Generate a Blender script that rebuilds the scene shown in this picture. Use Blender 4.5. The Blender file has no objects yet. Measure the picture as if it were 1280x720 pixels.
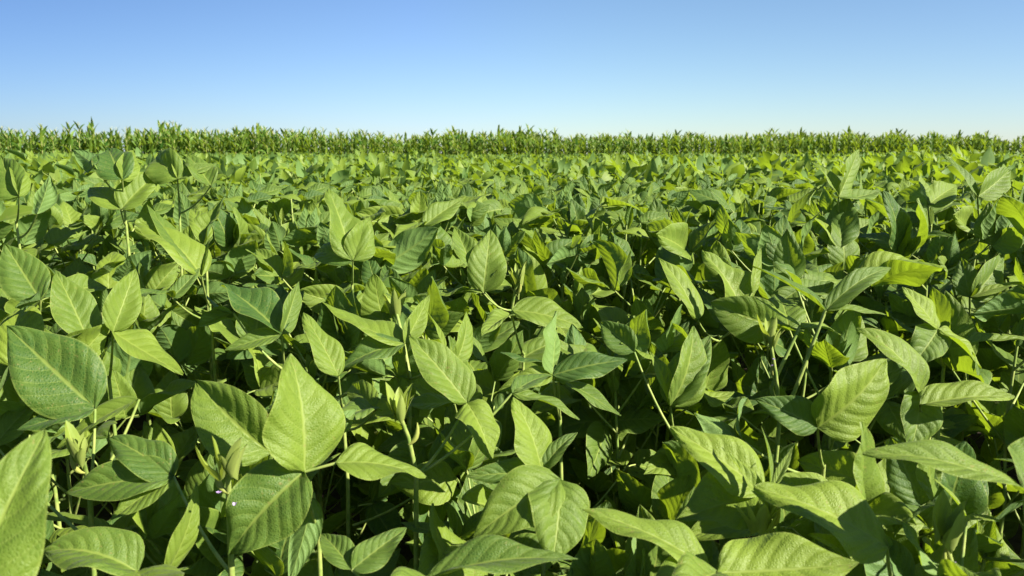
import bpy, math, random
import numpy as np
from mathutils import Vector, Matrix

rng = np.random.default_rng(11)
R = math.radians
scene = bpy.context.scene
COL = scene.collection

# ------------------------------------------------------------------ camera
F = 1000.0                       # focal length in pixels of the 1280 wide photograph
CAMZ = 1.15
PITCH = R(9.52)
CAM = np.array([0.0, 0.0, CAMZ])
FWD = np.array([0, math.cos(PITCH), -math.sin(PITCH)])
RIGHT = np.array([1.0, 0, 0])
UPV = np.array([0, math.sin(PITCH), math.cos(PITCH)])
SUN = np.array([0.74, -0.40, 0.58]); SUN /= np.linalg.norm(SUN)

def at(px, py, d):
    """point seen at pixel (px, py) of the photograph at depth d metres"""
    return CAM + d * (FWD + (px - 640) / F * RIGHT + (360 - py) / F * UPV)

def project(p):
    q = np.asarray(p) - CAM
    d = q @ FWD
    ds = np.where(np.abs(d) < 1e-4, 1e-4, d)
    return 640 + F * (q @ RIGHT) / ds, 360 - F * (q @ UPV) / ds, d

def camvec(r, u, b):
    return r * RIGHT + u * UPV - b * FWD

def unit(v):
    v = np.asarray(v, float)
    return v / max(np.linalg.norm(v), 1e-9)

# ------------------------------------------------------------------ mesh builder
class MB:
    def __init__(s):
        s.v, s.f, s.uv, s.t, s.m, s.n = [], [], [], [], [], 0
    def add(s, v, f, uv=None, tone=0.5, mat=0):
        v = np.asarray(v, float); f = np.asarray(f, int)
        s.v.append(v); s.f.append(f + s.n)
        s.uv.append(np.zeros((len(v), 2)) if uv is None else uv)
        s.t.append(np.full(len(v), tone) if np.isscalar(tone) else tone)
        s.m.append(np.full(len(f), mat)); s.n += len(v)
    def arrays(s):
        return [np.concatenate(a) for a in (s.v, s.f, s.uv, s.t, s.m)]
    def mesh(s, name, mats):
        return mesh_from(name, mats, *s.arrays())
    def build(s, name, mats, parent=None, loc=None):
        o = bpy.data.objects.new(name, s.mesh(name, mats)); COL.objects.link(o)
        o.parent = parent
        return o

def mesh_from(name, mats, v, f, uv, t, m):
    me = bpy.data.meshes.new(name)
    nv, nf = len(v), len(f)
    me.vertices.add(nv); me.vertices.foreach_set('co', np.ascontiguousarray(v, np.float32).ravel())
    me.loops.add(nf * 4); me.loops.foreach_set('vertex_index', np.ascontiguousarray(f, np.int32).ravel())
    me.polygons.add(nf)
    me.polygons.foreach_set('loop_start', np.arange(0, nf * 4, 4, dtype=np.int32))
    me.polygons.foreach_set('loop_total', np.full(nf, 4, np.int32))
    me.polygons.foreach_set('material_index', m.astype(np.int32))
    me.polygons.foreach_set('use_smooth', np.ones(nf, bool))
    ul = me.uv_layers.new(name='UVMap')
    ul.data.foreach_set('uv', np.ascontiguousarray(uv[f.ravel()], np.float32).ravel())
    at_ = me.attributes.new('tone', 'FLOAT', 'POINT')
    at_.data.foreach_set('value', t.astype(np.float32))
    me.update(calc_edges=True)
    for x in mats: me.materials.append(x)
    return me

# ------------------------------------------------------------------ plant geometry
_grid = {}
def grid(nu, nv):
    if (nu, nv) not in _grid:
        u = np.linspace(-1, 1, nu + 1); v = np.linspace(0, 1, nv + 1)
        U, V = np.meshgrid(u, v)
        i = np.arange(nv)[:, None] * (nu + 1) + np.arange(nu)[None, :]
        f = np.stack([i, i + 1, i + nu + 2, i + nu + 1], -1).reshape(-1, 4)
        _grid[nu, nv] = (U.ravel(), V.ravel(), f)
    return _grid[nu, nv]

def leaflet(nu, nv, ratio=0.6, fold=0.4, curl=0.4, wave=0.05, twist=0.0, ph=0.0, skew=0.0, quilt=0.0):
    """unit leaflet: base at 0, tip at (0,1,0), upper side +Z"""
    U, V, f = grid(nu, nv)
    Vw = V ** 0.92
    shp = np.sin(np.pi * np.clip(Vw, 0, 1) ** 0.70)
    shp = np.maximum(shp, 0) ** (0.72 + 0.22 * ((ph * 7.3) % 1.0))
    shp = np.maximum(shp, 0.012)
    h = ratio / 2 * shp / 0.98
    h = h * (1 + skew * U)
    # midrib bend
    nn = 24
    ss = np.linspace(0, 1, nn + 1)
    th = -curl * (ss - 0.35)
    cy = np.concatenate([[0], np.cumsum(np.cos(th[:-1]) / nn)]); cz = np.concatenate([[0], np.cumsum(np.sin(th[:-1]) / nn)])
    a = math.atan2(cz[-1], cy[-1]); Lc = math.hypot(cy[-1], cz[-1])
    c, s_ = math.cos(-a), math.sin(-a)
    cy, cz = (cy * c - cz * s_) / Lc, (cy * s_ + cz * c) / Lc
    my = np.interp(V, ss, cy); mz = np.interp(V, ss, cz)
    tz = -curl * (V - 0.35) - a
    au = np.sqrt(U * U + 0.012) - 0.11
    fo = fold * (1 - 0.35 * V)
    x = U * h * np.cos(fo * np.minimum(1, np.abs(U) + .2))
    z = au * h * np.sin(fo) - 0.35 * h * np.maximum(np.abs(U) - .55, 0) ** 2 * 2.0
    z = z + wave * np.sin(V * 8.5 + ph + np.sign(U) * 0.9) * U * U * h * 2.2
    z = z + .030 * ratio * np.sin(5.1 * U + 6 * V + ph) * np.sin(10 * V - 3 * U + 2 * ph) * np.abs(U) ** .7
    if quilt:
        vm = V - 0.26 * np.abs(U) + 0.03 * np.sign(U)
        z = z + quilt * np.abs(np.sin(np.pi * vm * 7.5)) * np.minimum(np.abs(U) * 3, 1) * (1 - np.abs(U) ** 4) * 0.032 * ratio
    ang = twist * (V - 0.3)
    x, z = x * np.cos(ang) - z * np.sin(ang), x * np.sin(ang) + z * np.cos(ang)
    P = np.stack([x, my - z * np.sin(tz), mz + z * np.cos(tz)], -1)
    return P, f, np.stack([U * .5 + .5, V], -1)

def place(P, base, tip, hint):
    y = np.asarray(tip) - base; L = np.linalg.norm(y); y = y / L
    z = hint - (hint @ y) * y
    if np.linalg.norm(z) < 1e-3: z = np.array([.3, .2, 1]) - y * (np.array([.3, .2, 1]) @ y)
    z = unit(z); x = np.cross(y, z)
    return base + L * (P[:, :1] * x + P[:, 1:2] * y + P[:, 2:] * z)

def tube(pts, r, sides=5):
    pts = np.asarray(pts, float); n = len(pts)
    r = np.full(n, r) if np.isscalar(r) else np.asarray(r)
    t = np.gradient(pts, axis=0); t /= np.linalg.norm(t, axis=1)[:, None] + 1e-9
    ref = np.array([0.31, 0.95, 0.1]) if abs(t[0] @ np.array([0.31, 0.95, 0.1])) < .9 else np.array([1, 0, 0.2])
    a = np.cross(t, ref); a /= np.linalg.norm(a, axis=1)[:, None] + 1e-9
    b = np.cross(t, a)
    k = np.arange(sides) / sides * 2 * np.pi
    V = pts[:, None] + r[:, None, None] * (np.cos(k)[None, :, None] * a[:, None] + np.sin(k)[None, :, None] * b[:, None])
    f = []
    for i in range(n - 1):
        for j in range(sides):
            f.append([i * sides + j, i * sides + (j + 1) % sides, (i + 1) * sides + (j + 1) % sides, (i + 1) * sides + j])
    return V.reshape(-1, 3), np.array(f)

def bez(p0, p1, p2, n):
    t = np.linspace(0, 1, n)[:, None]
    return (1 - t) ** 2 * p0 + 2 * t * (1 - t) * p1 + t * t * p2

LOD = {'near': (8, 14, 6, 6), 'mid': (2, 4, 3, 3), 'far': (2, 2, 0, 0)}

def rand_leaflet(g, lod, young=False):
    nu, nv, _, _ = LOD[lod]
    return leaflet(nu, nv, g.uniform(.50, .76), g.uniform(.05, .75), g.normal(.30, .60), g.uniform(.01, .12),
                   g.normal(0, .5), g.uniform(0, 6.28), g.normal(0, .10), 1.0 if lod == 'near' else 0)

def trifoliate(mb, g, node, J, az, lod, size, tone, up=1.0):
    """petiole from node to J with three leaflets at its end"""
    nu, nv, sides, seg = LOD[lod]
    if sides:
        midp = node * .45 + J * .55 + np.array([0, 0, -.25]) * np.linalg.norm(J - node) * g.uniform(.2, 1) * .5
        v, f = tube(bez(node, midp, J, seg), np.linspace(.0023, .0014, seg), sides)
        mb.add(v, f, None, .5, 1)
    el0 = g.normal(R(30), R(32))
    for k in (0, 1, 2):
        a = az + (g.normal(0, R(20)) if k == 0 else (1 if k == 1 else -1) * g.normal(R(82), R(16)))
        el = np.clip(el0 * .6 + g.normal(R(18), R(30)), R(-65), R(80))
        d = np.array([math.cos(a) * math.cos(el), math.sin(a) * math.cos(el), math.sin(el)])
        b = J
        if k == 0:
            b = J + unit(d * .6 + np.array([math.cos(az), math.sin(az), .2])) * size * .22
            if sides:
                v, f = tube(np.array([J, (J + b) / 2 + [0, 0, .001], b]), .0013, sides); mb.add(v, f, None, .5, 1)
        L = size * g.uniform(.86, 1.12) * (1.08 if k == 0 else 1)
        P, f, uv = rand_leaflet(g, lod)
        hint = np.array([0, 0, up]) + SUN * .40 + g.normal(0, .60, 3)
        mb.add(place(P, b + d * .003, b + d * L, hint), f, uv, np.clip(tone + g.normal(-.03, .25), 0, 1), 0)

def bud(mb, g, top, lod, n=3, size=.045, flower=False):
    """folded young leaflets standing at the shoot tip"""
    nu, nv, sides, seg = LOD[lod]
    for k in range(n):
        a = g.uniform(0, 6.28)
        tilt = g.uniform(.1, .55)
        d = np.array([math.cos(a) * math.sin(tilt), math.sin(a) * math.sin(tilt), math.cos(tilt)])
        P, f, uv = leaflet(max(2, nu // 2), max(2, nv // 2), g.uniform(.38, .55), g.uniform(.7, 1.15), g.normal(0, .3), .05, 0, 0)
        L = size * g.uniform(.6, 1.2)
        b = top + np.array([math.cos(a), math.sin(a), -1.2]) * g.uniform(.002, .010)
        mb.add(place(P, b, b + d * L, np.array([-math.cos(a), -math.sin(a), .3])), f, uv, .9, 0)

def stem_pts(g, H, n=7, lean=.03):
    z = np.linspace(0, H, n)
    a = g.uniform(0, 6.28); l = g.normal(0, lean)
    x = np.cos(a) * l * (z / H) ** 1.5 + g.normal(0, .004, n); y = np.sin(a) * l * (z / H) ** 1.5 + g.normal(0, .004, n)
    x[0] = y[0] = 0
    return np.stack([x, y, z], -1)

def make_plant(seed, H, lod, leaves=11, zmin=.22, size=.116):
    """list of (part name, MB) of one soybean plant standing at the origin, canopy top about H"""
    g = np.random.default_rng(seed)
    parts = []
    Hs = H - .10
    sp = stem_pts(g, Hs)
    if LOD[lod][2]:
        mb = MB(); v, f = tube(sp, np.linspace(.0050, .0022, len(sp)), LOD[lod][2]); mb.add(v, f, None, .5, 1)
        parts.append(('stem', mb))
    az = g.uniform(0, 6.28)
    for k in range(leaves):
        q = (k + g.uniform(-.3, .3)) / max(leaves - 1, 1)
        z = zmin + (Hs - zmin) * (1 - (1 - np.clip(q, 0, 1)) ** 1.25)
        node = np.array([np.interp(z, sp[:, 2], sp[:, i]) for i in range(3)])
        az += math.pi + g.normal(0, .75)
        pl = g.uniform(.09, .22) * (1.0 - .25 * q)
        el = R(g.uniform(28, 66))
        J = node + pl * np.array([math.cos(az) * math.cos(el), math.sin(az) * math.cos(el), math.sin(el)])
        J[2] = min(J[2], H - g.uniform(0, .05))
        mb = MB()
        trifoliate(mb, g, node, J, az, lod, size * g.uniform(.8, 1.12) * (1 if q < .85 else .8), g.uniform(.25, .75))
        parts.append(('leaf', mb))
    if lod == 'near':
        mb = MB(); bud(mb, g, sp[-1], lod, 4, .05); parts.append(('bud', mb))
    return parts

# ------------------------------------------------------------------ materials
def new_mat(name):
    m = bpy.data.materials.new(name); m.use_nodes = True
    nt = m.node_tree; nt.nodes.clear()
    return m, nt
def N(nt, t, **kw):
    n = nt.nodes.new(t)
    for k, v in kw.items(): setattr(n, k, v)
    return n
def M(nt, op, a, b=None, c=None, clamp=False):
    n = N(nt, 'ShaderNodeMath', operation=op); n.use_clamp = clamp
    for i, x in enumerate((a, b, c)):
        if x is None: continue
        if isinstance(x, (int, float)): n.inputs[i].default_value = x
        else: nt.links.new(x, n.inputs[i])
    return n.outputs[0]
def MR(nt, x, a, b, c, d):
    n = N(nt, 'ShaderNodeMapRange', interpolation_type='SMOOTHSTEP')
    nt.links.new(x, n.inputs['Value'])
    for k, v in zip(('From Min', 'From Max', 'To Min', 'To Max'), (a, b, c, d)): n.inputs[k].default_value = v
    return n.outputs[0]
def MIX(nt, fac, a, b):
    n = N(nt, 'ShaderNodeMix', data_type='RGBA')
    for i, x in ((0, fac), (6, a), (7, b)):
        if isinstance(x, (int, float)): n.inputs[i].default_value = x
        elif isinstance(x, tuple): n.inputs[i].default_value = (*x, 1)
        else: nt.links.new(x, n.inputs[i])
    return n.outputs[2]

def leaf_material(name, dark, light, under, vein, trans, detail=True, tfac=.33, rough=.54, spec=.27, veins=True):
    m, nt = new_mat(name); L = nt.links.new
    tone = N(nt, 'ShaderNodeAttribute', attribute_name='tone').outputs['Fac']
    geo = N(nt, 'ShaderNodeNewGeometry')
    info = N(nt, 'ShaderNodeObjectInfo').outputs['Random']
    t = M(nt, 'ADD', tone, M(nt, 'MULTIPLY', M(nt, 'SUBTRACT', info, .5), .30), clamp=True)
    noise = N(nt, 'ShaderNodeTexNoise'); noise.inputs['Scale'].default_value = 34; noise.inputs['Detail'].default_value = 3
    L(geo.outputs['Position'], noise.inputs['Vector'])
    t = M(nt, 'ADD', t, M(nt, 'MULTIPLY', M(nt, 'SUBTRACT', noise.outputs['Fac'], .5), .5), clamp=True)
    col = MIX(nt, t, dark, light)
    height = None
    if veins:
        uv = N(nt, 'ShaderNodeUVMap', uv_map='UVMap')
        sep = N(nt, 'ShaderNodeSeparateXYZ'); L(uv.outputs['UV'], sep.inputs[0])
        us = M(nt, 'MULTIPLY', M(nt, 'SUBTRACT', sep.outputs[0], .5), 2.0)
        ua = M(nt, 'ABSOLUTE', us)
        side = M(nt, 'GREATER_THAN', us, 0.0)
        vm = M(nt, 'SUBTRACT', sep.outputs[1], M(nt, 'MULTIPLY', M(nt, 'POWER', ua, 1.25), .25))
        vm = M(nt, 'ADD', vm, M(nt, 'MULTIPLY', side, .05))
        pp = M(nt, 'PINGPONG', M(nt, 'MULTIPLY', M(nt, 'ADD', vm, 1.0), 7.5), .5)
        lat = MR(nt, pp, .005, .045, 1, 0)
        mid = MR(nt, ua, .015, .075, 1, 0)
        rim = MR(nt, ua, .93, .985, 0, 1)
        vmask = M(nt, 'MAXIMUM', M(nt, 'MULTIPLY', lat, .62), mid)
        vmask = M(nt, 'MAXIMUM', vmask, M(nt, 'MULTIPLY', rim, .8))
        col_f = MIX(nt, M(nt, 'MULTIPLY', vmask, .50), col, vein)
        sp1 = N(nt, 'ShaderNodeTexNoise'); sp1.inputs['Scale'].default_value = 260; sp1.inputs['Detail'].default_value = 1
        L(geo.outputs['Position'], sp1.inputs['Vector'])
        sp2 = N(nt, 'ShaderNodeTexNoise'); sp2.inputs['Scale'].default_value = 11
        L(geo.outputs['Position'], sp2.inputs['Vector'])
        spot = M(nt, 'MULTIPLY', MR(nt, sp1.outputs['Fac'], .66, .72, 0, 1), MR(nt, sp2.outputs['Fac'], .48, .60, 0, .5))
        col_f = MIX(nt, spot, col_f, (.20, .15, .05))
        if detail:
            mp = N(nt, 'ShaderNodeMapping'); L(uv.outputs['UV'], mp.inputs[0]); mp.inputs['Scale'].default_value = (27, 44, 1)
            ob = N(nt, 'ShaderNodeTexVoronoi', feature='DISTANCE_TO_EDGE'); L(mp.outputs[0], ob.inputs['Vector']); ob.inputs['Scale'].default_value = 1
            cell = MR(nt, ob.outputs['Distance'], 0, .35, 0, 1)
            col_f = MIX(nt, M(nt, 'MULTIPLY', M(nt, 'SUBTRACT', 1.0, cell), .16), col_f, vein)
            quilt = MR(nt, pp, 0, .38, 0, 1)
            h = M(nt, 'ADD', M(nt, 'MULTIPLY', quilt, 1.0), M(nt, 'MULTIPLY', cell, .34))
            height = M(nt, 'MULTIPLY', h, M(nt, 'SUBTRACT', 1.0, mid))
    else:
        col_f = col
    under_c = MIX(nt, .28, under, col)
    if veins: under_c = MIX(nt, M(nt, 'MULTIPLY', vmask, .35), under_c, vein)
    base = MIX(nt, geo.outputs['Backfacing'], col_f, under_c)
    bs = N(nt, 'ShaderNodeBsdfPrincipled')
    L(base, bs.inputs['Base Color']); bs.inputs['Roughness'].default_value = rough
    bs.inputs['Specular IOR Level'].default_value = spec
    bs.inputs['Sheen Weight'].default_value = .03; bs.inputs['Sheen Roughness'].default_value = .45
    tr = N(nt, 'ShaderNodeBsdfTranslucent')
    tcol = MIX(nt, t, trans, tuple(min(1, c * 1.35) for c in trans))
    if veins: tcol = MIX(nt, M(nt, 'MULTIPLY', vmask, .45), tcol, (trans[0] * .5, trans[1] * .55, trans[2] * .5))
    L(tcol, tr.inputs['Color'])
    if height is not None:
        bp = N(nt, 'ShaderNodeBump'); bp.inputs['Strength'].default_value = .50; bp.inputs['Distance'].default_value = .0018
        L(height, bp.inputs['Height']); L(bp.outputs[0], bs.inputs['Normal']); L(bp.outputs[0], tr.inputs['Normal'])
    mx = N(nt, 'ShaderNodeMixShader'); mx.inputs[0].default_value = tfac
    L(bs.outputs[0], mx.inputs[1]); L(tr.outputs[0], mx.inputs[2])
    out = N(nt, 'ShaderNodeOutputMaterial'); L(mx.outputs[0], out.inputs['Surface'])
    return m

def plain_material(name, c1, c2, scale=40, rough=.6, spec=.3):
    m, nt = new_mat(name); L = nt.links.new
    geo = N(nt, 'ShaderNodeNewGeometry')
    no = N(nt, 'ShaderNodeTexNoise'); no.inputs['Scale'].default_value = scale; no.inputs['Detail'].default_value = 4
    L(geo.outputs['Position'], no.inputs['Vector'])
    bs = N(nt, 'ShaderNodeBsdfPrincipled'); bs.inputs['Roughness'].default_value = rough; bs.inputs['Specular IOR Level'].default_value = spec
    L(MIX(nt, MR(nt, no.outputs['Fac'], .3, .7, 0, 1), c1, c2), bs.inputs['Base Color'])
    bp = N(nt, 'ShaderNodeBump'); bp.inputs['Strength'].default_value = .4; bp.inputs['Distance'].default_value = .003
    L(no.outputs['Fac'], bp.inputs['Height']); L(bp.outputs[0], bs.inputs['Normal'])
    out = N(nt, 'ShaderNodeOutputMaterial'); L(bs.outputs[0], out.inputs['Surface'])
    return m

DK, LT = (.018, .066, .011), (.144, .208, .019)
UN, VE, TR = (.125, .215, .062), (.24, .30, .060), (.26, .37, .014)
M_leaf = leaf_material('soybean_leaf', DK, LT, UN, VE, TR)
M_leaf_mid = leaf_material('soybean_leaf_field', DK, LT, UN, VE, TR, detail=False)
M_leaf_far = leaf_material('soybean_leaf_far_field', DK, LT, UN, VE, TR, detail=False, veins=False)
M_young = leaf_material('soybean_young_leaf', (.085, .155, .018), (.19, .25, .035), (.22, .27, .07), (.3, .33, .1), (.34, .42, .04), detail=False, tfac=.30)
M_stem = plain_material('soybean_stem', (.12, .19, .035), (.24, .28, .075), 60)
M_petal = plain_material('soybean_petal', (.30, .20, .42), (.50, .40, .60), 90)
M_pod = leaf_material('soybean_pod', (.13, .20, .03), (.28, .30, .07), (.25, .28, .07), (.3, .3, .1), (.3, .35, .05), detail=False, veins=False, tfac=.15)
M_corn = leaf_material('corn_leaf', (.022, .075, .009), (.150, .215, .022), (.08, .15, .02), (.25, .32, .10), (.30, .42, .02), detail=False, veins=False, tfac=.28, rough=.5, spec=.22)
M_stalk = plain_material('corn_stalk', (.17, .20, .05), (.30, .28, .10), 14)
M_tassel = plain_material('corn_tassel', (.22, .24, .08), (.36, .33, .14), 30)
SOY = [M_leaf, M_stem]

# ------------------------------------------------------------------ tagging
def tag(o, label=None, cat=None, group=None, kind=None):
    for k, v in (('label', label), ('category', cat), ('group', group), ('kind', kind)):
        if v: o[k] = v
    return o
def empty(name, loc):
    o = bpy.data.objects.new(name, None); COL.objects.link(o)
    o.location = loc; o.empty_display_size = .1
    return o

# ------------------------------------------------------------------ hero plants of the foreground
HINT = {'c': (.25, .35, .9), 'u': (.15, .95, .35), 'r': (.85, .40, .45), 'l': (-.85, .25, .45), 'd': (.30, .65, .65),
        'R': (.60, .35, .75), 'b': (.1, -.35, -.9), 'k': (-.45, .45, .75), 'U': (.45, .85, .35), 'f': (-.2, .7, -.6), 't': (-.75, .25, -.4)}

def T(jx, jy, d, *lv, end=None): return dict(j=(jx, jy, d), lv=lv, end=end)
def Lf(tx, ty, ratio=.6, code='d', dd=None, base=None, tone=None, fold=None, curl=None, len_=.115):
    return dict(tip=(tx, ty), ratio=ratio, code=code, dd=dd, base=base, tone=tone, fold=fold, curl=curl, L=len_)

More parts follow.
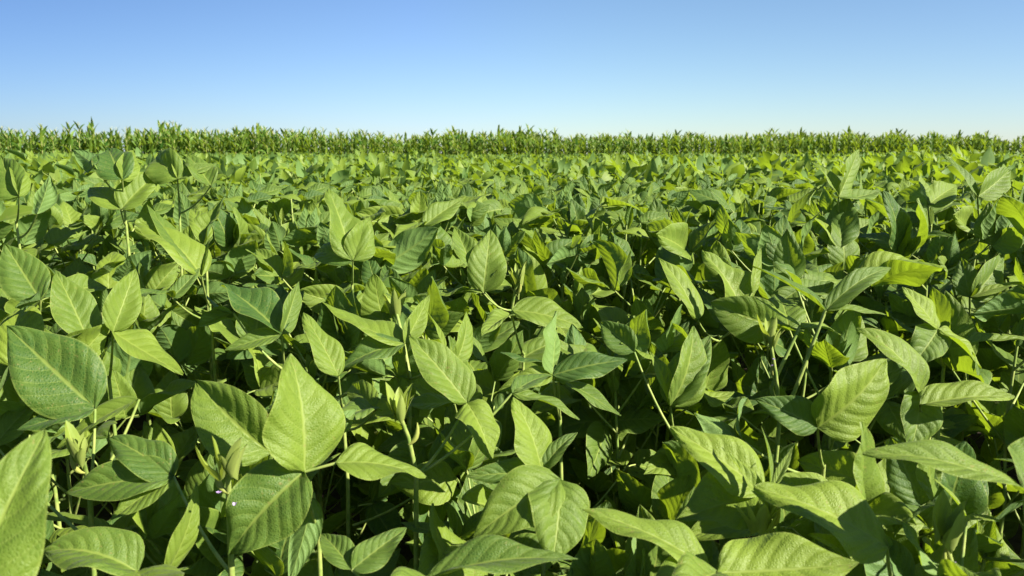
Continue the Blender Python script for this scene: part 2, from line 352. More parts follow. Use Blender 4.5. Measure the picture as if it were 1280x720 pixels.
HEROES = [
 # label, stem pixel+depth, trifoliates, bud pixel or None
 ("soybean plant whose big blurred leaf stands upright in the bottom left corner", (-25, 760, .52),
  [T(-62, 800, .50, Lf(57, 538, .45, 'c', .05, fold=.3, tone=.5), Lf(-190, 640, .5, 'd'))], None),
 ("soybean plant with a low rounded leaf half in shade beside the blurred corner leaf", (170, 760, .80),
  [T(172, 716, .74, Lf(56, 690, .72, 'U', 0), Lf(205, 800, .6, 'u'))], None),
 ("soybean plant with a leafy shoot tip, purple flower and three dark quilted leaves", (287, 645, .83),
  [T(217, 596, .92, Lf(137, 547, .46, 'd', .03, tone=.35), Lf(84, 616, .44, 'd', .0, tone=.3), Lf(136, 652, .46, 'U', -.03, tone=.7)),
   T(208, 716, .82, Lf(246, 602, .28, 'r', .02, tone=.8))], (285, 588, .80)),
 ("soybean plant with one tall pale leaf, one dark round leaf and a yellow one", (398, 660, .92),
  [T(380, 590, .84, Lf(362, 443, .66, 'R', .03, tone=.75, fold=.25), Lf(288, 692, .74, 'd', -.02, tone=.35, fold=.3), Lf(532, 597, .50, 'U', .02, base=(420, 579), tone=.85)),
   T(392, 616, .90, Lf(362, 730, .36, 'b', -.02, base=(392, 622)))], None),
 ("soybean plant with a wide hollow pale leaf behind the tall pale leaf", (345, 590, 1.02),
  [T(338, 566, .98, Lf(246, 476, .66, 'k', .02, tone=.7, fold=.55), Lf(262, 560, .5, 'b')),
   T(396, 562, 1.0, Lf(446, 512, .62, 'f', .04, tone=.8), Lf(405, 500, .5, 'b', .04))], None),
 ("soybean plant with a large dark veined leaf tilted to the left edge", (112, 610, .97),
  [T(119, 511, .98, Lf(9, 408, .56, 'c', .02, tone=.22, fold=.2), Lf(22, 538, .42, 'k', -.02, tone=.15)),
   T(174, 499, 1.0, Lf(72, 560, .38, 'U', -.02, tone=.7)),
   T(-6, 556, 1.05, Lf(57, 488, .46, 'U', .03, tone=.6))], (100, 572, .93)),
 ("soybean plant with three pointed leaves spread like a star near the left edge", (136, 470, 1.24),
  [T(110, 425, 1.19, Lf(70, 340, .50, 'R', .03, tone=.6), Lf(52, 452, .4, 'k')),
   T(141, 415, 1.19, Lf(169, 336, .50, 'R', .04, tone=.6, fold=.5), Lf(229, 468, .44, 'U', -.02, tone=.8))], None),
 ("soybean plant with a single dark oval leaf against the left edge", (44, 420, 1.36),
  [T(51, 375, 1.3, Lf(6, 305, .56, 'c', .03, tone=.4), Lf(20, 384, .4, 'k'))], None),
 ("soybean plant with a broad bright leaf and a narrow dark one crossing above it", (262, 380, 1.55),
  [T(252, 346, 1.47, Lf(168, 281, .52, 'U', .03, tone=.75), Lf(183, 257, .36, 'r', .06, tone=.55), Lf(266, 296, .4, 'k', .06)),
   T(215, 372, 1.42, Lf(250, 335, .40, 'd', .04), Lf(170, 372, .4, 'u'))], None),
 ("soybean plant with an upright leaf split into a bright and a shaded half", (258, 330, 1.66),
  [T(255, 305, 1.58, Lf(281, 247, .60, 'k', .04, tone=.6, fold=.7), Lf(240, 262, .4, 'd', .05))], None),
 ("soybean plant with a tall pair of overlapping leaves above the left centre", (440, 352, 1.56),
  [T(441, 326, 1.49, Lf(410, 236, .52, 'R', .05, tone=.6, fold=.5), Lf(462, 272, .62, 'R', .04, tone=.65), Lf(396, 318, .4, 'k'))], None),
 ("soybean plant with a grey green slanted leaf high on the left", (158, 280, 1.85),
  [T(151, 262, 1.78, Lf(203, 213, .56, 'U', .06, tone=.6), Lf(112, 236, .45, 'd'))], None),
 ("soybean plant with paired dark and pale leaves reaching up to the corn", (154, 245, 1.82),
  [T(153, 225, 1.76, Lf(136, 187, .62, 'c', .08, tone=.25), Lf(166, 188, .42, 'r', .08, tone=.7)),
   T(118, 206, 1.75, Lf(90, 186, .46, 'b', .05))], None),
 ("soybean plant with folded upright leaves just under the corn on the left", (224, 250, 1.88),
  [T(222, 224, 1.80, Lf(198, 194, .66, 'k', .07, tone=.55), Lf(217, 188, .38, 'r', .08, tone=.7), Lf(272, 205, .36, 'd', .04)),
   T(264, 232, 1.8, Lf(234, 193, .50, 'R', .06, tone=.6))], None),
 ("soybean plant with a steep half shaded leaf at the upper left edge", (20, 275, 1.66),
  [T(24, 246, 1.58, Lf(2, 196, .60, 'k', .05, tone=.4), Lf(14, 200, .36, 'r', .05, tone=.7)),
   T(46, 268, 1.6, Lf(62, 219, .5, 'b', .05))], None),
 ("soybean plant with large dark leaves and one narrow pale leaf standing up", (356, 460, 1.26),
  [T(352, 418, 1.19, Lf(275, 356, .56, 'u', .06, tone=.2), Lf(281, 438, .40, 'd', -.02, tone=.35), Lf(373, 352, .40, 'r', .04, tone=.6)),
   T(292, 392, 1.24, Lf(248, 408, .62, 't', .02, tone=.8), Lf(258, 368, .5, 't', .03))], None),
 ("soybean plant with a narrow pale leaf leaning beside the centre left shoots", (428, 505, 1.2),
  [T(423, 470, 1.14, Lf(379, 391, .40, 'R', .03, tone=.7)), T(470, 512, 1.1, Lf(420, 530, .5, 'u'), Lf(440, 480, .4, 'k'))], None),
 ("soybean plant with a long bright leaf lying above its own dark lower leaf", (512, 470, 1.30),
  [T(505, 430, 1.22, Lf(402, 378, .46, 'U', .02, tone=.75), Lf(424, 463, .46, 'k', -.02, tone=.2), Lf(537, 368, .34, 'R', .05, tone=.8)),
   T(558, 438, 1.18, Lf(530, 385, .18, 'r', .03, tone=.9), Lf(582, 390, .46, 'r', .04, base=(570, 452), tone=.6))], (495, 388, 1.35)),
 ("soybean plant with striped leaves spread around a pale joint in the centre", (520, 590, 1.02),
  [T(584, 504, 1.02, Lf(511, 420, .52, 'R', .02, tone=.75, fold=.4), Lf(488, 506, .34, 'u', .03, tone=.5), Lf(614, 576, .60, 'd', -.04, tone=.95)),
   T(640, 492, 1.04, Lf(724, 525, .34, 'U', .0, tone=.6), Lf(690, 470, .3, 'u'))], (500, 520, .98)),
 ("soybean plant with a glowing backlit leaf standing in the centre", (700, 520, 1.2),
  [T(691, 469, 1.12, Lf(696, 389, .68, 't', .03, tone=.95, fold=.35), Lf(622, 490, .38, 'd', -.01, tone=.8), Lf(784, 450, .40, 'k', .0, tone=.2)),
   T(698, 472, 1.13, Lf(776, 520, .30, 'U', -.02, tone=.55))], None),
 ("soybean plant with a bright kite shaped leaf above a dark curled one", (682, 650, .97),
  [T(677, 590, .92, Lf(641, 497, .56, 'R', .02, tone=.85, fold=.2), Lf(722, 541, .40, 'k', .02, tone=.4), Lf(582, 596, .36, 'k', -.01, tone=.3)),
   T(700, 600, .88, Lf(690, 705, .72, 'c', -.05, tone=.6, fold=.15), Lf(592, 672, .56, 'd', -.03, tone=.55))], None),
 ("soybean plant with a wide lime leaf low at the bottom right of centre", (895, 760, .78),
  [T(886, 712, .73, Lf(728, 638, .42, 'U', .01, tone=.85, fold=.25), Lf(812, 768, .5, 'u'))], None),
 ("soybean plant with flat dark leaves along the bottom edge of centre", (560, 770, .76),
  [T(534, 724, .70, Lf(722, 700, .36, 'u', .0, tone=.3), Lf(478, 780, .5, 'u')),
   T(440, 712, .78, Lf(508, 660, .50, 'd', .03, tone=.45), Lf(402, 668, .5, 'd', .04, tone=.3))], None),
 ("soybean plant with a pale domed leaf behind the glowing centre leaf", (655, 440, 1.42),
  [T(640, 394, 1.34, Lf(728, 410, .50, 'd', .0, tone=.7, base=(640, 388)), Lf(602, 420, .4, 'k'))], None),
 ("soybean plant with two steep pale leaves pointing up above the centre", (640, 385, 1.64),
  [T(604, 366, 1.60, Lf(613, 287, .54, 'c', .04, tone=.65, fold=.2), Lf(568, 284, .46, 'c', .05, tone=.6, base=(590, 336)), Lf(548, 362, .34, 'u', tone=.8))], (648, 350, 1.6)),
 ("soybean plant with a slanted pale leaf in the middle of the field", (534, 305, 2.02),
  [T(530, 282, 1.95, Lf(579, 248, .46, 'U', .06, tone=.6), Lf(492, 300, .5, 'k'))], None),
 ("soybean plant with a broad standing leaf half covered by its neighbour's shadow", (846, 545, 1.2),
  [T(838, 508, 1.12, Lf(866, 408, .56, 'R', .02, tone=.65, fold=.5), Lf(888, 420, .5, 'k', .04, tone=.3), Lf(812, 440, .4, 'R', .03)),
   T(793, 440, 1.2, Lf(750, 402, .6, 'k', .04, tone=.35))], None),
 ("soybean plant with a steep light leaf and a wide leaf crossed by shadow", (900, 420, 1.48),
  [T(872, 400, 1.39, Lf(823, 323, .42, 'R', .03, tone=.85)),
   T(928, 390, 1.43, Lf(877, 314, .66, 'R', .03, tone=.65), Lf(951, 310, .34, 'r', .03, base=(940, 366), tone=.75))], None),
 ("soybean plant on a thick pale petiole with flower buds and spreading flat leaves", (975, 520, 1.17),
  [T(1032, 388, 1.13, Lf(940, 333, .34, 'u', .02, tone=.35), Lf(1114, 335, .26, 'k', .04, tone=.3), Lf(1108, 394, .22, 'u', .02, tone=.6), end=(993, 490, 1.15)),
   T(1000, 408, 1.16, Lf(944, 372, .38, 'U', .02, tone=.9), Lf(1052, 420, .3, 'u', .03, tone=.8), end=(964, 485, 1.17))], (963, 428, 1.14)),
 ("soybean plant with three bright yellow green leaves near the right edge", (1180, 455, 1.26),
  [T(1172, 412, 1.18, Lf(1127, 359, .62, 'R', .02, tone=.95, fold=.25), Lf(1226, 461, .56, 'U', -.02, tone=.95), Lf(1140, 458, .66, 'd', -.03, tone=.5))], None),
 ("soybean plant with a long hanging leaf over a dark gap on the right", (1165, 520, 1.14),
  [T(1149, 491, 1.06, Lf(1070, 412, .56, 'R', .02, tone=.6, fold=.45), Lf(1136, 566, .66, 'd', -.03, tone=.35)),
   T(1150, 507, 1.03, Lf(1268, 497, .44, 'U', .0, tone=.85))], None),
 ("soybean plant with a square pale leaf and a dark folded leaf at its foot", (1030, 580, 1.06),
  [T(1022, 534, .98, Lf(1106, 449, .66, 'R', .01, tone=.8, fold=.2), Lf(944, 499, .54, 'k', .01, tone=.2, fold=.3), Lf(1086, 508, .32, 'u', .03, tone=.6)),
   T(930, 552, 1.0, Lf(868, 516, .56, 't', .02, tone=.8), Lf(934, 497, .44, 'f', .04))], None),
 ("soybean plant with two upright narrow young leaves among wide lime leaves", (968, 660, .86),
  [T(955, 616, .84, Lf(838, 534, .56, 'd', .03, tone=.85, fold=.3), Lf(846, 650, .70, 'd', -.01, tone=.7)),
   T(963, 646, .80, Lf(902, 559, .26, 'R', .02, tone=.8, fold=.7), Lf(951, 532, .17, 'r', .03, base=(962, 607), tone=.6), Lf(991, 558, .18, 'k', .03, base=(967, 608), tone=.7))], (950, 655, .80)),
 ("soybean plant with a broad sunlit leaf folded over another at bottom right", (1120, 730, .82),
  [T(1109, 684, .76, Lf(942, 609, .56, 'd', .02, tone=.85, fold=.2), Lf(1010, 668, .5, 'R', .02, tone=.85, base=(1062, 700)))], None),
 ("soybean plant with a lime leaf lying across the bottom right edge", (880, 790, .74),
  [T(896, 716, .69, Lf(1074, 704, .50, 'd', .0, tone=.85, fold=.15), Lf(838, 760, .5, 'u'))], None),
 ("soybean plant with a very long pale leaf stretched sideways at right", (1290, 660, .70),
  [T(1281, 618, .66, Lf(1078, 568, .34, 'U', .02, tone=.75, fold=.35), Lf(1340, 560, .5, 'd')),
   T(1300, 590, .78, Lf(1242, 574, .5, 'u', .03, tone=.5))], None),
 ("soybean plant with a yellow green shoot tip and purple flower at bottom right", (1196, 760, .77),
  [T(1186, 724, .74, Lf(1128, 652, .56, 't', .02, tone=.95), Lf(1250, 735, .5, 'u')),
   T(1208, 648, .80, Lf(1166, 598, .30, 'r', .01, tone=.95), Lf(1252, 652, .34, 'U', -.01, tone=.9))], (1180, 672, .75)),
 ("soybean plant with a blue green upright leaf among yellow ones on the right", (1050, 335, 1.80),
  [T(1046, 311, 1.72, Lf(1061, 247, .54, 'k', .06, tone=.35, fold=.2), Lf(1000, 262, .45, 'U', .05, tone=.9))], None),
 ("soybean plant with crossed pale leaves rising against the corn on the right", (1050, 268, 1.80),
  [T(1048, 247, 1.73, Lf(1073, 187, .42, 'r', .06, tone=.6), Lf(1014, 203, .50, 'R', .05, tone=.65), Lf(1100, 238, .4, 'u'))], None),
 ("soybean plant with a narrow upright leaf below the corn on the right", (1164, 280, 1.85),
  [T(1160, 256, 1.78, Lf(1145, 213, .5, 'R', .06, tone=.65), Lf(1196, 232, .4, 'd'))], None),
 ("soybean plant with a long sloping leaf near the upper right edge", (1226, 270, 1.80),
  [T(1222, 246, 1.72, Lf(1177, 192, .34, 'R', .04, tone=.55), Lf(1262, 212, .46, 'R', .05, tone=.6))], None),
 ("soybean plant with blue green leaf and flat yellow leaf at right edge", (1215, 400, 1.42),
  [T(1212, 372, 1.36, Lf(1201, 322, .56, 'k', .03, tone=.35), Lf(1284, 354, .28, 'U', .0, tone=.8), Lf(1252, 318, .5, 'R', .04)),
   T(1205, 430, 1.2, Lf(1290, 425, .34, 'U', .0, tone=.6))], None),
]

leaf_samples = []                      # for the depth test that keeps the fill off the foreground leaves
hero_xy = []
def hero_plant(i, label, stem, tris, budpx):
    g = np.random.default_rng(900 + i)
    top = at(*stem)
    root_xy = np.array([top[0] + g.normal(0, .01), top[1] + abs(g.normal(0, .02)), 0])
    hero_xy.append(root_xy[:2])
    root = tag(empty('soybean_plant', root_xy), label, 'soybean plant', 'soybean plants at the front of the field')
    H = top[2]
    z = np.linspace(0, H, 7)
    sp = np.stack([root_xy[0] + (top[0] - root_xy[0]) * (z / H) + np.r_[0, g.normal(0, .003, 5), 0],
                   root_xy[1] + (top[1] - root_xy[1]) * (z / H) + np.r_[0, g.normal(0, .003, 5), 0], z], -1)
    if budpx is not None:
        bt = at(*budpx); sp = np.vstack([sp, (sp[-1] + bt) / 2 + [0, 0, .01], bt])
    mb = MB(); v, f = tube(sp, np.linspace(.0052, .0026, len(sp)), 7); mb.add(v - root_xy, f, None, .5, 0)
    mb.build('stem', [M_stem], root)
    for t in tris:
        J = at(*t['j'])
        hd = np.linalg.norm((J - sp[6])[:2])
        zn = min(sp[6][2] - .005, J[2] - .45 * hd - .01)
        node = np.array([np.interp(zn, z, sp[:7, k]) for k in range(3)])
        if t['end'] is not None:
            e = at(*t['end']); pts = np.vstack([bez(node, (node + e) / 2, e, 4)[:-1], bez(e, (e + J) / 2, J, 5)]); pr = .0030
        else:
            pts = bez(node, (node + J) / 2 + np.array([0, 0, -.02]), J, 7); pr = .0020
        mb = MB(); v, f = tube(pts, np.linspace(pr * 1.15, pr * .8, len(pts)), 7); mb.add(v - root_xy, f, None, .5, 0)
        leaves = []
        for k, lf in enumerate(t['lv']):
            d0 = t['j'][2]
            b = at(*lf['base'], d0) if lf['base'] else J
            bx, by = lf['base'] if lf['base'] else t['j'][:2]
            lp = math.hypot(lf['tip'][0] - bx, lf['tip'][1] - by) * d0 / F
            dd = lf['dd']
            if dd is None:
                dd = math.sqrt(max(lf['L'] ** 2 - lp ** 2, 0)); dd = min(dd, .08) * (1 if lf['tip'][1] < by else -1)
            tip = at(*lf['tip'], d0 + dd)
            if lf['base']:
                v, f = tube(np.array([J, (J + b) / 2, b]), .0016, 6); mb.add(v - root_xy, f, None, .5, 0)
            hint = camvec(*HINT[lf['code']]) + g.normal(0, .06, 3)
            fold = lf['fold'] + .12 if lf['fold'] is not None else g.uniform(.32, .68)
            curl = lf['curl'] if lf['curl'] is not None else g.normal(.45, .38)
            P, f, uv = leaflet(12, 22, lf['ratio'] * 1.10, fold, curl, g.uniform(.02, .14), g.normal(0, .25), g.uniform(0, 6), g.normal(0, .05), 1.0)
            W = place(P, b, tip, hint)
            leaf_samples.append(W)
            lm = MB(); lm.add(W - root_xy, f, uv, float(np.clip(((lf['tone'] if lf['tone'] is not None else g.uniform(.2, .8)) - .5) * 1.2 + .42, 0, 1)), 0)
            leaves.append(lm)
        lo = mb.build('leaf', [M_stem], root)
        for lm in leaves: lm.build('leaflet', [M_leaf], lo)
    if budpx is not None:
        bt = sp[-1]
        mb = MB(); bud(mb, g, bt, 'near', 9, .044); a = mb
        bo = MB()
        for v_, f_, uv_, t_ in zip(a.v, a.f, a.uv, a.t): bo.add(v_ - root_xy, f_ - f_.min(), uv_, t_, 0)
        bo.build('bud', [M_young], root)
        # small pods and pale purple flowers under the shoot tip
        for q in range(2 if 'flower' in label else 0):
            c = bt + np.array([g.normal(0, .006), -.006 + g.normal(0, .003), -.022 - .012 * q])
            fm = MB()
            for k in range(4):
                an = g.uniform(0, 6.28); dv = unit([math.cos(an), math.sin(an) * .6 - .4, g.uniform(.1, .9)])
                P, f, uv = leaflet(4, 4, .8, .3, .8, .1)
                fm.add(place(P, c - root_xy, c - root_xy + dv * g.uniform(.002, .0042), np.array([-.2, -.3, 1])), f, uv)
            fm.build('flower', [M_petal], root)
        for q in range(1):
            an = g.uniform(0, 6.28); c = sp[-2] + np.array([0, 0, -.01 - .015 * q])
            tp = c + np.array([math.cos(an) * .012, math.sin(an) * .012, .025 + g.uniform(0, .01)])
            v, f = tube(bez(c, c + np.array([math.cos(an) * .014, math.sin(an) * .014, .004]), tp, 7), np.array([.0008, .0022, .0031, .0034, .003, .0022, .0005]), 7)
            pm = MB(); pm.add(v - root_xy, f, None, .8, 0); pm.build('pod', [M_pod], root)
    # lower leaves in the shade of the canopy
    az = g.uniform(0, 6.28)
    for k in range(5):
        zn = H * (.30 + .11 * k)
        az += math.pi + g.normal(0, .6)
        node = np.array([root_xy[0], root_xy[1], zn]); el = R(g.uniform(25, 50)); pl = g.uniform(.08, .17)
        J = node + pl * np.array([math.cos(az) * math.cos(el), math.sin(az) * math.cos(el), math.sin(el)])
        extra.append((root, root_xy, g, node, J, az))
extra = []
for i, h in enumerate(HEROES): hero_plant(i, *h)

# depth buffer of the foreground leaves
ZW, ZH = 640, 360
zbuf = np.full((ZH, ZW), 1e9)
U, V, _f = grid(12, 22)
for W in leaf_samples:
    G = W.reshape(23, 13, 3)
    r = np.linspace(0, 22, 130); c = np.linspace(0, 12, 80)
    r0 = np.minimum(r.astype(int), 21); c0 = np.minimum(c.astype(int), 11)
    fr = (r - r0)[:, None, None]; fc = (c - c0)[None, :, None]
    D = (G[r0][:, c0] * (1 - fr) * (1 - fc) + G[r0 + 1][:, c0] * fr * (1 - fc) + G[r0][:, c0 + 1] * (1 - fr) * fc + G[r0 + 1][:, c0 + 1] * fr * fc).reshape(-1, 3)
    x, y, d = project(D)
    ix, iy = (x / 2).astype(int), (y / 2).astype(int)
    ok = (ix >= 0) & (ix < ZW) & (iy >= 0) & (iy < ZH)
    np.minimum.at(zbuf, (iy[ok], ix[ok]), d[ok])

def covers(P, lim=.05):
    """share of these points that would stand in front of a foreground leaf"""
    x, y, d = project(P)
    ix, iy = (x / 2).astype(int), (y / 2).astype(int)
    ok = (ix >= 0) & (ix < ZW) & (iy >= 0) & (iy < ZH) & (d > .05)
    if not ok.any(): return False
    return (zbuf[iy[ok], ix[ok]] > d[ok] + .006).astype(float)[zbuf[iy[ok], ix[ok]] < 1e8].sum() > lim * len(P)

for root, rxy, g, node, J, az in extra:
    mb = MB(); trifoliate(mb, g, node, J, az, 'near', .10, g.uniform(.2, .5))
    v, f, uv, t, m = mb.arrays()
    if covers(v): continue
    o = bpy.data.objects.new('leaf', mesh_from('leaf', SOY, v - rxy, f, uv, t, m)); COL.objects.link(o); o.parent = root

# ------------------------------------------------------------------ field layout
# front edge of the corn
E0, E1 = np.array([-40.0, 35.6]), np.array([52.0, 56.2])
def edge_y(x): return E0[1] + (x - E0[0]) * (E1[1] - E0[1]) / (E1[0] - E0[0])

def canopy(x, y):
    """height of the soybean canopy above the soil"""
    d = math.hypot(x, y) if y > 0 else abs(y) + abs(x)
    side = min(1, abs(x) / max(.64 * y, .4))
    h = np.interp(d, [0, .5, .9, 1.4, 2.0, 2.8, 4.5, 8, 70], [.62, .64, .71, .83, .96, 1.0, 1.01, .97, .94])
    return h + .04 * side * (d > 1.2) + .025 * math.sin(x * .9 + 1.3) * math.sin(y * .6)

HCLS = [.66, .74, .82, .90, .98, 1.06]
NVAR = 6
proto = {}
for hi, H in enumerate(HCLS):
    for k in range(NVAR):
        parts = make_plant(5000 + hi * 50 + k, H, 'near', leaves=15, zmin=.26)
        proto[hi, k] = [(n, mb.mesh(n, SOY), mb.arrays()[0]) for n, mb in parts]

# jittered grid of plants near the camera
near, SP = [], .205
ys = np.arange(-1.2, 6.6, SP)
for yy in ys:
    for xx in np.arange(-5.4, 5.4, SP):
        x, y = xx + rng.uniform(-.085, .085), yy + rng.uniform(-.085, .085)
        if math.hypot(x, y) < .24: continue
        if hero_xy and min(math.hypot(x - a, y - b) for a, b in hero_xy) < .095: continue
        near.append((x, y))
def in_view(x, y, m=.10): return y > .12 and abs(x) < .64 * y + m
vis = sorted([p for p in near if in_view(*p)], key=lambda p: p[1] * p[1] + p[0] * p[0])
MAXN = 300 - len(HEROES)
indiv, rest_near = vis[:MAXN], vis[MAXN:] + [p for p in near if not in_view(*p) and not (p[1] < 1.5 and in_view(*p, m=.42))]
DLIM = indiv[-1][1]

def band_label(x, y):
    d = math.hypot(x, y)
    s = x / max(y, .1)
    side = 'left' if s < -.21 else ('right' if s > .21 else 'middle')
    if d < 1.6: return 'low soybean plant filling the gaps between the foreground plants, %s third' % side, 'filling plants at the front, %s third' % side
    if d < 3.0: return 'leafy soybean plant in the canopy behind the foreground plants, %s third' % side, 'canopy plants behind the front, %s third' % side
    return 'small looking soybean plant farther out in the dense field, %s third' % side, 'canopy plants farther out, %s third' % side

def copy_plant(x, y):
    H = canopy(x, y) + rng.normal(-.01, .055)
    hi = int(np.argmin([abs(H - h) for h in HCLS]))
    s = float(np.clip(H / HCLS[hi], .9, 1.1)); rz = rng.uniform(-.7, .7)
    k = int(rng.integers(NVAR))
    root = empty('soybean_plant', (x, y, 0)); root.rotation_euler = (0, 0, rz); root.scale = (s, s, s)
    lab, grp = band_label(x, y)
    tag(root, lab, 'soybean plant', grp)
    c, sn = math.cos(rz), math.sin(rz)
    for n, me, v in proto[hi, k]:
        if n != 'stem' and s * v[:, 2].max() > (1.10 if abs(x) > .38 * y and y < 2.4 else 1.05): continue
        if n != 'stem' and y < 2.6:
            w = v[::5]
            W = np.stack([x + s * (c * w[:, 0] - sn * w[:, 1]), y + s * (sn * w[:, 0] + c * w[:, 1]), s * w[:, 2]], -1)
            dmin = project(W)[2]
            px, py, dd = project(W)
            if covers(W): continue
            if ((dd < .72) & (px > 0) & (px < 1280) & (py > 0) & (py < 720)).mean() > .04: continue
        o = bpy.data.objects.new(n, me); COL.objects.link(o); o.parent = root
for x, y in indiv: copy_plant(x, y)

# ------------------------------------------------------------------ the rest of the field: one mass
def scatter(name, mats, templates, places, label, cat):
    """merge many transformed copies of the templates into one mesh"""
    vs, fs, uvs, ts, ms, off = [], [], [], [], [], 0
    pl = np.array(places); which = rng.integers(len(templates), size=len(pl))
    for k, (v, f, uv, t, m) in enumerate(templates):
        q = pl[which == k]
        if not len(q): continue
        n = len(q); a = rng.uniform(-.7, .7, n)
        c, s = np.cos(a)[:, None], np.sin(a)[:, None]
        sx = q[:, 3][:, None]
        X = q[:, 0][:, None] + sx * (c * v[:, 0] - s * v[:, 1]); Y = q[:, 1][:, None] + sx * (s * v[:, 0] + c * v[:, 1])
        Z = q[:, 2][:, None] * v[:, 2]
        vs.append(np.stack([X, Y, Z], -1).reshape(-1, 3))
        fs.append((f[None] + (np.arange(n) * len(v))[:, None, None]).reshape(-1, 4) + off)
        uvs.append(np.tile(uv, (n, 1))); ms.append(np.tile(m, n))
        ts.append(np.clip(t[None] + rng.normal(0, .10, n)[:, None], 0, 1).ravel())
        off += n * len(v)
    return np.concatenate(vs), np.concatenate(fs), np.concatenate(uvs), np.concatenate(ts), np.concatenate(ms)

def template(seed, lod, leaves, zmin, size):
    mb = MB()
    for n, p in make_plant(seed, 1.0, lod, leaves, zmin, size):
        for v, f, uv, t, m in zip(p.v, p.f, p.uv, p.t, p.m):
            mb.v.append(v); mb.f.append(f - (f.min()) + mb.n); mb.uv.append(uv); mb.t.append(t); mb.m.append(m); mb.n += len(v)
    return mb.arrays()

tm = [template(7000 + k, 'mid', 11, .36, .120) for k in range(8)]
tf = [template(7100 + k, 'far', 8, .62, .122) for k in range(8)]
pm = [(x, y, canopy(x, y) + rng.normal(0, .035), 1.0) for x, y in rest_near]
for yy in np.arange(6.6, 15, .215):
    for xx in np.arange(-.66 * yy - 2.2, .66 * yy + 2.2, .215):
        x, y = xx + rng.uniform(-.09, .09), yy + rng.uniform(-.09, .09)
        pm.append((x, y, canopy(x, y) + rng.normal(-.01, .06), 1.0))
pf = []
for yy in np.arange(15, 64, .27):
    for xx in np.arange(-.66 * yy - 4, .66 * yy + 4, .27):
        x, y = xx + rng.uniform(-.13, .13), yy + rng.uniform(-.13, .13)
        if y > edge_y(x) - .5: continue
        pf.append((x, y, canopy(x, y) + rng.normal(-.01, .06), 1.05))
A = scatter('', None, tm, pm, '', ''); B = scatter('', None, tf, pf, '', '')
v = np.concatenate([A[0], B[0]]); f = np.concatenate([A[1], B[1] + len(A[0])])
uv = np.concatenate([A[2], B[2]]); t = np.concatenate([A[3], B[3]]); m = np.concatenate([A[4], np.full(len(B[4]), 2)])
o = bpy.data.objects.new('soybean_field', mesh_from('soybean_field', [M_leaf_mid, M_stem, M_leaf_far], v, f, uv, t, m)); COL.objects.link(o)
tag(o, 'dense green soybean crop covering the field as far as the corn', 'soybean crop', None, 'stuff')

# ------------------------------------------------------------------ corn
def corn_parts(seed, H=2.24):
    g = np.random.default_rng(seed)
    n = 7; z = np.linspace(0, H * .86, n)
    sp = np.stack([g.normal(0, .008, n).cumsum() * .6, g.normal(0, .008, n).cumsum() * .6, z], -1); sp[0, :2] = 0
    st = MB(); v, f = tube(sp, np.linspace(.020, .009, n), 5); st.add(v, f, None, .5, 0)
    fo = MB(); az0 = g.uniform(0, 6.28); nl = 11
    for k in range(nl):
        q = k / (nl - 1); zb = H * (.12 + .72 * q)
        b = np.array([np.interp(zb, z, sp[:, 0]), np.interp(zb, z, sp[:, 1]), zb])
        az = az0 + math.pi * (k % 2) + g.normal(0, .5)
        Ll = g.uniform(.55, .85) * (1 - .45 * max(0, q - .6) / .4) * (.75 + .5 * min(q, .5))
        el0 = R(g.uniform(58, 74) + 12 * q); droop = g.uniform(1.5, 2.5) * (1 - .72 * q ** 1.6)
        ns = 6; ss = np.linspace(0, 1, ns + 1)
        th = el0 - droop * ss ** 1.4
        rr = np.r_[0, np.cumsum(np.cos(th[:-1])) / ns] * Ll; zz = np.r_[0, np.cumsum(np.sin(th[:-1])) / ns] * Ll
        w = (.085 * (1 - .25 * q)) * np.minimum(1, (ss * 5 + .35)) * np.maximum(1 - ss ** 2.2, .03)
        dirh = np.array([math.cos(az), math.sin(az), 0]); sd = np.array([-math.sin(az), math.cos(az), 0])
        c = b + rr[:, None] * dirh + zz[:, None] * np.array([0, 0, 1.0])
        nrm = -np.sin(th)[:, None] * dirh + np.cos(th)[:, None] * np.array([0, 0, 1.0])
        tw = g.normal(0, .7) * ss; sdv = np.cos(tw)[:, None] * sd + np.sin(tw)[:, None] * nrm
        V = np.stack([c + w[:, None] * sdv + .3 * w[:, None] * nrm, c, c - w[:, None] * sdv + .3 * w[:, None] * nrm], 1).reshape(-1, 3)
        i = np.arange(ns)[:, None] * 3 + np.arange(2)[None]
        f = np.stack([i, i + 3, i + 4, i + 1], -1).reshape(-1, 4)
        uvv = np.stack([np.tile([0, .5, 1], ns + 1), np.repeat(ss, 3)], -1)
        fo.add(V, f, uvv, float(np.clip(g.normal(.42, .34), 0, 1)), 0)
    ta = MB()
    for k in range(5):
        an = g.uniform(0, 6.28); sp_ = g.uniform(.0, .45) if k else 0
        d = np.array([math.cos(an) * math.sin(sp_), math.sin(an) * math.sin(sp_), math.cos(sp_)])
        b = sp[-1] + np.array([0, 0, .04 + .015 * k])
        v, f = tube(np.array([b, b + d * .09, b + d * g.uniform(.14, .24) - np.array([0, 0, .02])]), np.array([.004, .006, .002]), 4)
        ta.add(v, f, None, .5, 0)
    v, f = tube(np.array([sp[-1], sp[-1] + [0, 0, .15]]), .005, 4); ta.add(v, f, None, .5, 0)
    return st, fo, ta
cprot = []
for k in range(9):
    st, fo, ta = corn_parts(300 + k)
    cprot.append((st.mesh('stalk', [M_stalk]), fo.mesh('leaves', [M_corn]), ta.mesh('tassel', [M_tassel]), st, fo, ta))

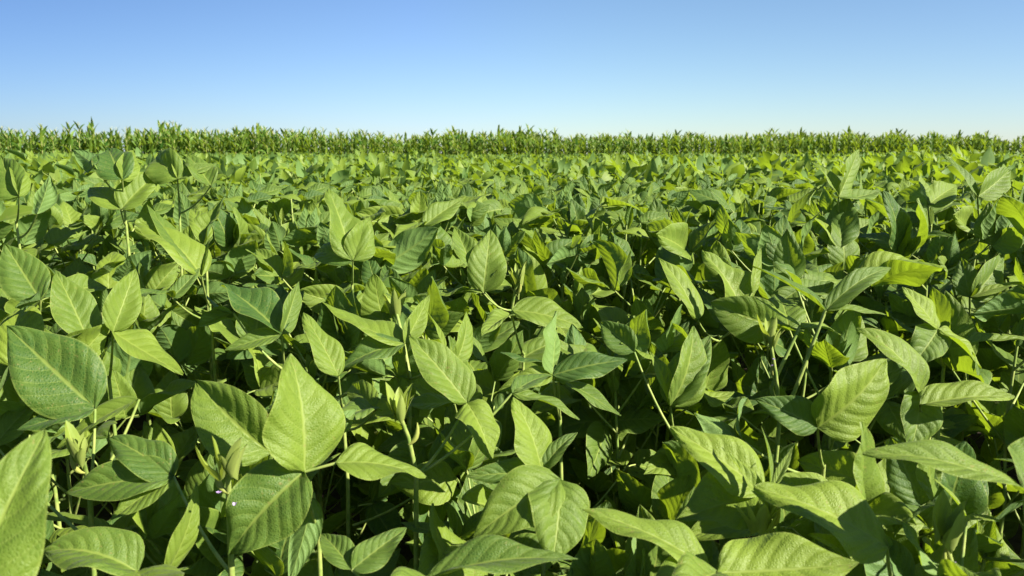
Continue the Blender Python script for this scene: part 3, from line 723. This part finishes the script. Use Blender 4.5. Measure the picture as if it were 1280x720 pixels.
rows = []
edir = unit(E1 - E0); enrm = unit(np.array([.55, .84]))
nrow = int(np.linalg.norm(E1 - E0) / .76)
def corn_h(x): return 1.0 + .035 * math.sin(x * .31 + 1) + .02 * math.sin(x * 1.3)
cpl, cfront = [], []
for r_ in range(-6, nrow + 7):
    base = E0 + edir * r_ * .76
    srow = float(np.clip(rng.normal(1, .06), .9, 1.15))
    for k in range(20):
        p = base + enrm * (k * .34 + rng.uniform(-.05, .05)) + edir * rng.normal(0, .09)
        s = srow * corn_h(p[0]) * float(np.clip(rng.normal(1, .075), .82, 1.22))
        vis_ = abs(p[0]) < .655 * p[1]
        if vis_ and k < 3 and len(cfront) < 300: cfront.append((p[0], p[1], s, r_))
        else: cpl.append((p[0], p[1], s, s))
for x, y, s, r_ in cfront:
    st, fo, ta, *_ = cprot[int(rng.integers(len(cprot)))]
    root = empty('corn_plant', (x, y, 0)); root.scale = (s, s, s); root.rotation_euler = (0, 0, rng.uniform(0, 6.28))
    sx = x / y
    side = 'left' if sx < -.21 else ('right' if sx > .21 else 'middle')
    tag(root, 'green corn plant at the edge of the distant corn rows, %s third' % side, 'corn plant', 'corn plants at the field edge, %s third' % side)
    for n, me in (('stalk', st), ('leaves', fo), ('tassel', ta)):
        o = bpy.data.objects.new(n, me); COL.objects.link(o); o.parent = root
ct = []
for st, fo, ta in [c[3:] for c in cprot]:
    mb = MB()
    for src, mi in ((st, 1), (fo, 0), (ta, 2)):
        v, f, uv, t, m = src.arrays(); mb.add(v, f, uv, t, mi)
    ct.append(mb.arrays())
Cc = scatter('', None, ct, cpl, '', '')
o = bpy.data.objects.new('corn_field', mesh_from('corn_field', [M_corn, M_stalk, M_tassel], *Cc)); COL.objects.link(o)
tag(o, 'mass of corn rows standing behind the front corn plants', 'corn crop', None, 'stuff')

# ------------------------------------------------------------------ ground
m, nt = new_mat('soil'); L = nt.links.new
geo = N(nt, 'ShaderNodeNewGeometry')
n1 = N(nt, 'ShaderNodeTexNoise'); n1.inputs['Scale'].default_value = 9; n1.inputs['Detail'].default_value = 8
L(geo.outputs['Position'], n1.inputs['Vector'])
bs = N(nt, 'ShaderNodeBsdfPrincipled'); bs.inputs['Roughness'].default_value = .95
L(MIX(nt, MR(nt, n1.outputs['Fac'], .3, .7, 0, 1), (.030, .022, .015), (.075, .055, .036)), bs.inputs['Base Color'])
bp = N(nt, 'ShaderNodeBump'); bp.inputs['Distance'].default_value = .03; L(n1.outputs['Fac'], bp.inputs['Height']); L(bp.outputs[0], bs.inputs['Normal'])
L(bs.outputs[0], N(nt, 'ShaderNodeOutputMaterial').inputs['Surface'])
me = bpy.data.meshes.new('ground'); S = 4000
me.from_pydata([(-S, -S, 0), (S, -S, 0), (S, S, 0), (-S, S, 0)], [], [(0, 1, 2, 3)]); me.materials.append(m)
o = bpy.data.objects.new('ground', me); COL.objects.link(o)
tag(o, 'dark brown soil under the crops', 'ground', None, 'structure')

# ------------------------------------------------------------------ light, sky, camera
el = math.asin(SUN[2]); azm = math.atan2(SUN[0], SUN[1])
w = bpy.data.worlds.new('World'); scene.world = w; w.use_nodes = True
nt = w.node_tree; nt.nodes.clear()
sky = nt.nodes.new('ShaderNodeTexSky'); sky.sky_type = 'NISHITA'; sky.sun_disc = False
sky.sun_elevation = el; sky.sun_rotation = azm
sky.air_density = .9; sky.dust_density = 0.2; sky.ozone_density = 4; sky.altitude = 0
bg = nt.nodes.new('ShaderNodeBackground'); bg.inputs['Strength'].default_value = .0485
ow = nt.nodes.new('ShaderNodeOutputWorld')
tint = nt.nodes.new('ShaderNodeMix'); tint.data_type = 'RGBA'; tint.blend_type = 'MULTIPLY'
tint.inputs[0].default_value = 1; 
tc = nt.nodes.new('ShaderNodeTexCoord'); sx = nt.nodes.new('ShaderNodeSeparateXYZ'); nt.links.new(tc.outputs['Generated'], sx.inputs[0])
mr = nt.nodes.new('ShaderNodeMapRange'); nt.links.new(sx.outputs[0], mr.inputs[0]); mr.inputs[1].default_value = -1; mr.inputs[2].default_value = 1
rp = nt.nodes.new('ShaderNodeValToRGB'); nt.links.new(mr.outputs[0], rp.inputs[0])      # deeper blue away from the sun's side
rp.color_ramp.interpolation = 'B_SPLINE'
rp.color_ramp.elements[0].position = .22; rp.color_ramp.elements[0].color = (.34, .42, .60, 1)
rp.color_ramp.elements[1].position = .76; rp.color_ramp.elements[1].color = (.92, .94, 1.62, 1)
e = rp.color_ramp.elements.new(.5); e.color = (1.0, 1.05, 1.10, 1)
nt.links.new(rp.outputs[0], tint.inputs[7])
nt.links.new(sky.outputs[0], tint.inputs[6]); nt.links.new(tint.outputs[2], bg.inputs[0]); nt.links.new(bg.outputs[0], ow.inputs[0])
ld = bpy.data.lights.new('sun', 'SUN'); ld.energy = 5.0; ld.angle = R(.5); ld.color = (1, .93, .80)
lo = bpy.data.objects.new('sun', ld); COL.objects.link(lo)
lo.rotation_euler = Vector(SUN).to_track_quat('Z', 'Y').to_euler()

cd = bpy.data.cameras.new('camera'); co = bpy.data.objects.new('camera', cd); COL.objects.link(co)
cd.sensor_width = 36; cd.lens = 36 * F / 1280; cd.clip_end = 9000; cd.clip_start = .02
co.location = CAM; co.rotation_euler = (math.pi / 2 - PITCH, 0, 0)
cd.dof.use_dof = True; cd.dof.focus_distance = 1.5; cd.dof.aperture_fstop = 12
scene.camera = co

scene.view_settings.view_transform = 'Standard'; scene.view_settings.look = 'None'
scene.view_settings.exposure = 1.70; scene.view_settings.gamma = 1
scene.render.engine = 'CYCLES'
scene.cycles.max_bounces = 8; scene.cycles.transmission_bounces = 6
scene.cycles.use_denoising = True
